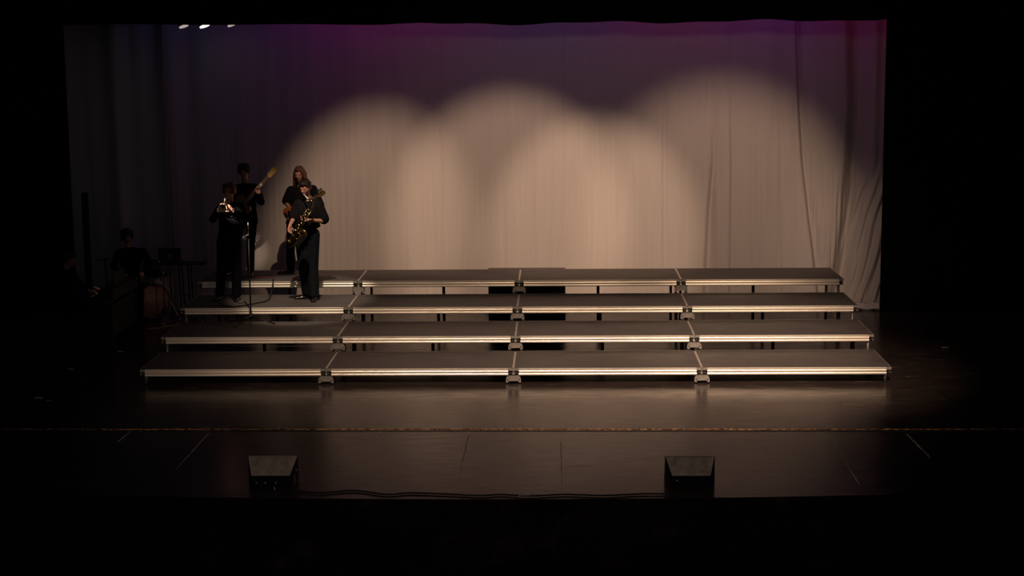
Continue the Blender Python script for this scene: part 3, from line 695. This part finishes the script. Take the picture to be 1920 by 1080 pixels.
# ---- saxophone player (third row, right of the pair)
SY = 3.2
J = J_from(dict(head=(572, 353, -.08), neck=(577, 373), shR=(559, 383), shL=(596, 383), elR=(551, 409, -.04), elL=(609, 415, -.02), wrR=(544, 422, -.22), wrL=(580, 413, -.24),
    hipR=(566, 440), hipL=(585, 440), knR=(570, 500, -.04), knL=(586, 502, -.04), anR=(577, 551, .06), anL=(589, 556, -.10)), SY, Z3, (-.35, -1, -.35), (-.22, -1, 0))
person(J, 'person in baggy black short-sleeved shirt and navy trousers playing the saxophone', None, M['tee'], 'short', M['hairdk'], M['navy'], 'short', sole=Z3, s=1.0,
       hands=dict(R=dict(d=(-.05, -.35, -1), n=(.6, -.5, 0), curl=.55, side=-1), L=dict(d=(-1, -.1, .05), n=(0, -.4, 1), curl=.7, side=1)),
       hemz=at(578, 430, SY).z, feetdir=dict(R=(-1, -.35), L=(.05, -1)), loose=1.22, legr=1.22)
def build_sax():
    Y = SY-.34
    F = frame(J['look'], (0, 0, 1)); mth = J['head']+F@V3(0, .085, -.055)
    A = at(584, 387, SY-.40); B = at(551, 440, SY-.36); d = (B-A).normalized()
    e = empty('saxophone', A, 'brass saxophone with a curved bell held by the player on the third row', 'saxophone')
    o = A
    def L(v): return Vector(v)-o
    mp = mth.lerp(at(579, 374, SY-.36), .55)
    tubeo('mouthpiece', [L(mth), L(mth.lerp(at(579, 374, SY-.36), .9))], [.007, .0125], M['white'], e, 12)
    nk = smoothpath([mth.lerp(at(579, 374, SY-.36), .9), at(582, 375, SY-.43), at(586, 380, SY-.44), A], 6)
    tubeo('neck', [L(p) for p in nk], [.009+.006*i/len(nk) for i in range(len(nk))], M['brass'], e, 14)
    tubeo('neck_collar', [L(A-d*.012), L(A+d*.02)], .017, M['brass'], e, 14)
    n = 12; tubeo('body', [L(A.lerp(B, i/n)) for i in range(n+1)], [.014+.019*i/n for i in range(n+1)], M['olive'], e, 16)
    bow = smoothpath([B, at(545, 449, SY-.36), at(541, 455, SY-.38), at(546, 459, SY-.42), at(553, 455, SY-.45), at(559, 447, SY-.47)], 5)
    tubeo('bow', [L(p) for p in bow], [.033+.010*i/len(bow) for i in range(len(bow))], M['olive'], e, 16)
    b0 = bow[-1]; b1 = at(566, 435, SY-.52); bd = (b1-b0).normalized()
    prof = [(0, .043), (.25, .046), (.5, .05), (.7, .056), (.85, .065), (.95, .075), (1, .083)]
    be = smoothpath([b0, b0.lerp(b1, .5), b1], 4); 
    bm = bmesh.new(); tube(bm, [L(b0+(b1-b0)*t) for t, r in prof], [r*.93 for t, r in prof], 24, False); bl = link('bell', bm, M['olive'], e, True); md = bl.modifiers.new('wall', 'SOLIDIFY'); md.thickness = .002
    Rm = axis(b0, b1)
    tubeo('bell_rim', [L(b1+Rm@V3(.083*.93*math.cos(a*PI/16), .083*.93*math.sin(a*PI/16), 0)) for a in range(33)], .0035, M['brass'], bl, 8)
    x = V3(0, -1, 0); x = (x-d*x.dot(d)).normalized(); y = d.cross(x); ln = (B-A).length
    for i in range(9):
        t = .12+.09*i; c = A+d*ln*t+x*(.016+.019*t+.004)+y*.008*(-1 if i % 2 else 1); r = .009+.008*t
        k = tubeo('key_cup', [L(c), L(c+x*.005)], r, M['brass'], e, 12); tubeo('pearl_touch', [L(c+x*.005), L(c+x*.008)], r*.45, M['pearl'], k, 10)
    for sg in (-1, 1): tubeo('key_rod', [L(A+d*ln*.08+y*sg*.028+x*.01), L(A+d*ln*.95+y*sg*.042+x*.02)], .003, M['brass'], e, 6)
    tubeo('key_guard', [L(p) for p in smoothpath([b0.lerp(b1, .1)+x*.045, b0+x*.07+d*.02, b0.lerp(b1, .5)+x*.075, b1+x*.078-bd*.02], 4)], .004, M['brass'], e, 6)
    tubeo('strap', [L(p) for p in (A+d*ln*.3-x*.02, J['neck']+V3(-.04, -.14, -.06), J['neck']+V3(-.05, -.03, .0))], .006, M['rubber'], e, 6)
build_sax()

# ---- microphone stand on the second row
zb = 2*H; base = onz(471, 607, zb)
e = empty('microphone_stand', base, 'black tripod microphone stand on the far left deck of the second row', 'microphone stand')
top_ = at(474, 416, base.y); mid_ = at(473, 441, base.y); hgt = top_.z-zb
tubeo('pole', [(0, 0, .06), (0, 0, mid_.z-zb-.0)], .011, M['blackmetal'], e, 12)
tubeo('upper_tube', [(0, 0, mid_.z-zb), (0, 0, hgt)], .008, M['silver'], e, 12)
tubeo('collar', [(0, 0, mid_.z-zb-.04), (0, 0, mid_.z-zb+.03)], .018, M['blackmetal'], e, 12)
hub = tubeo('hub', [(0, 0, .07), (0, 0, .16)], .022, M['blackmetal'], e, 12)
tubeo('hub_screw', [(0, -.02, .115), (0, -.035, .115)], .012, M['silver'], hub, 8)
for a in (-122, -8, 160):
    dx, dy = math.cos(math.radians(a)), math.sin(math.radians(a)); l = tubeo('leg', [(0, 0, .10), (dx*.34, dy*.34, .014)], .009, M['blackmetal'], e, 8)
    tubeo('foot', [(dx*.33, dy*.33, .016), (dx*.36, dy*.36, .013)], .012, M['rubber'], l, 8)
mq = base+V3(0, 0, mid_.z-zb)
m = empty('microphone', mq, 'small silver-grey microphone clipped low on the tripod stand', 'microphone')
tubeo('clip', [(-.012, -.02, 0), (-.03, -.03, -.012)], .012, M['blackmetal'], m, 8)
tubeo('handle', [(.005, -.035, .012), (-.05, -.035, -.02)], [.009, .013], M['grey'], m, 12)
tubeo('head_grille', [(-.048, -.035, -.019), (-.06, -.035, -.026), (-.085, -.035, -.04), (-.095, -.035, -.045)], [.014, .021, .021, .012], M['silver'], m, 14)
# black cable from the back row down over the third row
pts = [onz(513, 522, Z4+.01), onz(512, 528, Z4+.01), at(511, 536, 3.56), at(508, 549, 3.52), onz(502, 563, Z3+.012), onz(482, 568, Z3+.012), onz(455, 573, Z3+.012), onz(436, 575, Z3+.012), onz(415, 572, Z3+.012)]
tag(tubeo('stage_cable', smoothpath(pts, 5), .009, M['rubber'], None, 6), 'black cable running down from the back row over the far left third-row deck', 'cable')

# ------------------------------------------------------------------ the dark corner at the left: drums, drummer, laptop table, piano, column speaker
DS = M['drumshell']
def drum(name, c, ax, r, L, label, cat, head=M['drumhead'], spurs=False, group=None, stand=False):
    ax = Vector(ax).normalized(); e = empty(name, c, label, cat, group); m = axis(V3(0, 0, 0), ax)
    tubeo('shell', [ax*(-L/2), ax*(L/2)], r, DS, e, 40, False)
    for sg in (-1, 1):
        tubeo('drum_head', [ax*sg*(L/2-.003), ax*sg*(L/2+.002)], r*.99, head, e, 40)
        ring = [ax*sg*L/2+m@V3((r+.006)*math.cos(a*PI/20), (r+.006)*math.sin(a*PI/20), 0) for a in range(41)]
        tubeo('hoop', ring, .010, DS if sg > 0 and spurs else M['leg'], e, 8)
    for i in range(8):
        q = m@V3((r+.012)*math.cos(i*PI/4+.2), (r+.012)*math.sin(i*PI/4+.2), 0); tubeo('tension_rod', [q-ax*L*.45, q+ax*L*.45], .004, M['leg'], e, 6)
    if spurs:
        for sg in (-1, 1):
            s_ = V3(-ax.y, ax.x, 0)*sg; tubeo('spur', [s_*r+ax*L*.2-V3(0, 0, .05), s_*(r+.10)+ax*(L*.3)-V3(0, 0, c[2]-.008)], .007, M['leg'], e, 6)
    if stand:
        for a in range(3):
            tubeo('leg', [V3(math.cos(a*2.09)*r*.6, math.sin(a*2.09)*r*.6, -L/2-.02), V3(math.cos(a*2.09)*r*1.2, math.sin(a*2.09)*r*1.2, -c[2]+.008)], .008, M['leg'], e, 6)
    return e
kc = onz(293, 597, 0); KR = .275
ka = V3(.66, -.75, 0)
kc = V3(kc.x-ka.x*.17, kc.y-ka.y*.17-.12, KR+.018)
drum('bass_drum', kc, ka, KR, .34, 'bass drum with a brownish front head, left of the risers', 'drum', spurs=True)
drum('tom_drum', kc+V3(-.30, -.34, .24), (.1, -.05, 1), .19, .28, 'black floor tom standing left of the bass drum', 'drum', stand=True, head=M['rubber'])
rt = drum('tom_drum', kc+V3(.05, .10, .50), (.35, -.25, 1), .14, .20, 'small black tom mounted above the bass drum', 'drum', head=M['rubber'])
tubeo('mount', [V3(0, 0, -.08), V3(-.05, -.10, -.215)], .012, M['silver'], rt, 8)
def cymbal(p, r, label, tilt, mtx=M['olive'], stand=True, group=None):
    e = empty('cymbal', (p.x, p.y, 0), label, 'cymbal', group); z = p.z; n = Vector(tilt).normalized(); m = axis(V3(0, 0, 0), n)
    bm = bmesh.new(); tube(bm, [V3(0, 0, z)+n*h for h in (0, .008, .016, .022)], [r, r*.55, r*.16, r*.05], 36, True); link('plate', bm, mtx, e, True)
    tubeo('stand_pole', [(0, 0, .10), (0, 0, z+.05)], .010, M['blackmetal'], e, 8); tubeo('wing_nut', [(0, 0, z+.03), (0, 0, z+.055)], .012, M['silver'], e, 8)
    for a in (20, 140, 260): tubeo('leg', [(0, 0, .28), (.24*math.cos(math.radians(a)), .24*math.sin(math.radians(a)), .009)], .008, M['blackmetal'], e, 6)
    return e
cymbal(at(197, 486, 5.0), .16, 'thin dark cymbal tilted on its stand between the column speaker and the drummer', (-.25, .15, 1))
cymbal(at(306, 517, 4.62), .12, 'small cymbal on a stand just above the bass drum', (.25, -.15, 1))
# drummer
DYp = 5.2
J = J_from(dict(head=(238, 444), neck=(240, 463), shR=(222, 474), shL=(268, 472), elR=(212, 500, -.15), elL=(280, 497, -.15), wrR=(232, 515, -.35), wrL=(268, 512, -.4),
    hipR=(232, 540), hipL=(256, 540), knR=(228, 548, -.42), knL=(262, 548, -.42), anR=(228, 600, -.42), anL=(262, 600, -.42)), DYp, 0, (.5, -1, -.3), (.4, -1, 0))
person(J, 'person in dark clothes seated at the drums in the dark left corner', None, M['suit'], 'mop', M['hairdk'], M['suit'], 'long', sole=0, s=1.0, vox=.014, hemz=at(245, 545, DYp).z)
sp = (J['hipL']+J['hipR'])/2
e = empty('drum_stool', (sp.x, sp.y+.02, 0), 'black round drum stool under the seated drummer', 'stool')
zt = sp.z-.22
tubeo('seat', [(0, 0, zt-.07), (0, 0, zt-.05), (0, 0, zt-.01), (0, 0, zt)], [.15, .165, .165, .15], M['rubber'], e, 24)
tubeo('post', [(0, 0, .12), (0, 0, zt-.07)], .016, M['leg'], e, 8)
for a in (30, 150, 270): tubeo('leg', [(0, 0, .2), (.2*math.cos(math.radians(a)), .2*math.sin(math.radians(a)), .01)], .009, M['leg'], e, 6)
# laptop on a thin table
LY = 5.1
t0, t1 = at(303, 494, LY), at(384, 494.5, LY); tz = t0.z
e = empty('keyboard_stand', ((t0.x+t1.x)/2, LY+.12, 0), 'thin black table on slim legs behind the bass drum', 'table')
hw = (t1.x-t0.x)/2
boxo('table_top', (0, 0, tz-.012), (2*hw, .34, .018), M['blackmetal'], e, .003)
for px in (335, 352):
    x = at(px, 520, LY).x-e.location.x
    for yy in (-.10, .12): tubeo('leg', [(x, yy, tz-.02), (x+.03, yy, .01)], .013, M['blackmetal'], e, 8)
tubeo('stretcher', [(at(333, 520, LY).x-e.location.x, .12, .35), (at(352, 520, LY).x-e.location.x, .12, .35)], .009, M['blackmetal'], e, 6)
l0, l1 = at(291, 480, LY), at(346, 480, LY); lw = .36; lx = at(318, 480, LY).x
e = empty('laptop', (lx, LY, tz-.003), 'open dark laptop with a pale logo on its lid, on the thin table', 'laptop')
boxo('keyboard_base', (0, .13, .009), (lw, .24, .016), M['screen'], e, .004)
lid = boxo('lid', (0, 0, .013), (lw, .012, .235), M['screen'], e, .004, Matrix.Translation((0, .0, .13)) @ Matrix.Rotation(-.12, 4, 'X') @ Matrix.Translation((0, 0, -.013)))
lg = mat('pale logo', (.5, .5, .55), .4)
bm = bmesh.new(); LT = Matrix.Translation((0, -.0005, .128)) @ Matrix.Rotation(PI/2, 4, 'X')
prism(bm, [(0, .018), (.008, .021), (.017, .018), (.020, .012), (.015, .006), (.016, -.002), (.021, -.006), (.016, -.017), (.009, -.021), (0, -.018), (-.009, -.021), (-.017, -.014), (-.021, 0), (-.020, .010), (-.013, .019), (-.006, .020)], .008, LT)
prism(bm, [(0, .023), (.001, .030), (.007, .036), (.009, .036), (.008, .029)], .008, LT)
link('logo', bm, lg, lid)
e = empty('cymbal_glints', at(300, 502, 5.02), 'silver bars on a post, shaped as glints of the small cymbal', 'bracket')
for (px, py, w_) in ((298, 491.5, .03), (305, 515, .035), (303, 502, .015)):
    q = at(px, py, 5.0)-e.location; tubeo('arm', [q-V3(w_, 0, .004), q+V3(w_, 0, .008)], .009, M['silver'], e, 8)  # silver bars placed as the cymbal's glints
q = e.location; tubeo('post', [at(299, 489, 5.02)-q, at(301, 526, 5.02)-q], .009, M['blackmetal'], e, 8)
# yellow cable on the floor by the drum
pts = [onz(275, 616, .01), onz(298, 615, .01), onz(307, 612, .01), onz(311, 607, .01), onz(307, 605, .01), onz(304, 609, .014), onz(309, 612, .018), onz(318, 611, .01), onz(327, 610, .01), onz(334, 604, .01), onz(341, 595, .012)]
tag(tubeo('floor_cable', smoothpath(pts, 6), .007, M['tancable'], None, 6), 'yellow cable looped on the floor below the bass drum', 'cable')
pts = [at(319, 564, 4.6), at(325, 574, 4.55), at(331, 586, 4.5), at(334, 592, 4.48)]
pts[-1].z = max(.01, pts[-1].z)
tag(tubeo('floor_cable', smoothpath(pts, 5), .006, M['tancable'], None, 6), 'short pale cable hanging between the bass drum and the third riser row', 'cable')
# column loudspeaker
CY = 5.15; c0 = at(158.5, 361, CY); cb = at(172, 560, CY)
e = empty('column_speaker', (c0.x, CY, 0), 'tall thin black column loudspeaker standing against the pale left curtain', 'loudspeaker')
cw = 11/119
boxo('base_box', (0, .02, .21), (.34, .40, .418), M['cab'], e, .01)
boxo('column', (0, 0, (c0.z+.42)/2), (cw, .10, c0.z-.42), M['cab'], e, .008)
boxo('column_grille', (0, -.053, (c0.z+1.2)/2), (cw*.8, .006, c0.z-1.3), M['blackmetal'], e, .002)
# piano, keys and player
k0, k1 = onz(178, 559, .74), onz(215, 538.5, .74)
kd = (k1-k0); kd.z = 0; kl = kd.length; kd.normalize(); rn = V3(kd.y, -kd.x, 0)   # rn points to stage right side of the keys (away from the player)
mk = Matrix(((kd.x, rn.x, 0, 0), (kd.y, rn.y, 0, 0), (0, 0, 1, 0), (0, 0, 0, 1)))
e = empty('digital_piano', (0, 0, 0), 'black piano with white keys in the dark at the left of the stage', 'piano', None, Matrix.Translation(((k0+k1)/2).to_3d()-V3(0, 0, .74)) @ mk)
hl = .62
boxo('case', (0, .20, .80), (2*hl+.16, .22, .16), M['cab'], e, .01)
boxo('key_bed', (0, .02, .690), (2*hl+.16, .32, .06), M['cab'], e, .006)
for sx in (-1, 1): boxo('cheek', (sx*(hl+.045), -.02, .745), (.07, .26, .07), M['cab'], e, .008)
for sx in (-1, 1): boxo('side_panel', (sx*(hl+.06), .12, .33), (.035, .34, .659), M['cab'], e, .004)
boxo('back_panel', (0, .26, .42), (2*hl+.09, .02, .46), M['cab'], e)
boxo('music_rest', (0, .22, .98), (.6, .015, .2), M['cab'], e, .004)
kb = boxo('key_slip', (0, -.130, .722), (2*hl, .016, .03), M['cab'], e)
nk_ = 52; kw = 2*hl/nk_
bm = bmesh.new()
for i in range(nk_): box(bm, (-hl+kw*(i+.5), -.045, .729), (kw*.92, .15, .02))
tag(link('white_keys', bm, M['white'], e), None, None)
bm = bmesh.new()
for i in range(nk_-1):
    if i % 7 in (0, 1, 3, 4, 5): box(bm, (-hl+kw*(i+1), -.005, .743), (kw*.5, .09, .014))
link('black_keys', bm, M['rubber'], e)
pm = (k0+k1)/2
pb = pm-rn*.62
def PT(a, b, z): return Vector((pm.x, pm.y, 0))+kd*a-rn*b+V3(0, 0, z)
J = dict(head=PT(.0, .50, 1.24), neck=PT(0, .55, 1.10), shL=PT(.19, .56, 1.03), shR=PT(-.19, .56, 1.03), elL=PT(.26, .44, .80), elR=PT(-.26, .44, .80), wrL=PT(.10, .20, .80), wrR=PT(-.12, .22, .80),
         hipL=PT(.1, .62, .55), hipR=PT(-.1, .62, .55), knL=PT(.14, .22, .52), knR=PT(-.14, .22, .52), anL=PT(.14, .22, .085), anR=PT(-.14, .22, .085), look=rn+V3(0, 0, -.4), face=rn)
person(J, 'person in black seated at the piano in the dark, one hand lit on the keys', None, M['suit'], 'short', M['hairdk'], M['suit'], 'long', sole=0, s=.98, vox=.014, hemz=.50,
       hands=dict(L=dict(d=rn+V3(0, 0, -.25), n=(0, 0, -1), curl=.35, side=1), R=dict(d=rn+V3(0, 0, -.25), n=(0, 0, -1), curl=.35, side=-1)))
e = empty('piano_bench', PT(0, .66, 0), 'black bench under the seated pianist', 'bench')
e.rotation_euler.z = math.atan2(kd.y, kd.x)
boxo('seat', (0, 0, .40), (.62, .32, .06), M['rubber'], e, .012)
for sx in (-1, 1):
    for sy2 in (-1, 1): boxo('leg', (sx*.27, sy2*.12, .185), (.04, .04, .368), M['cab'], e, .004)
# unseen lamp added over the keys for the pianist's dim red hand glow
spot('added_hand_glow', PT(.15, -.05, 1.5), PT(.0, .10, .76), 3.2, math.radians(11), .8, (1, .40, .30), .02)
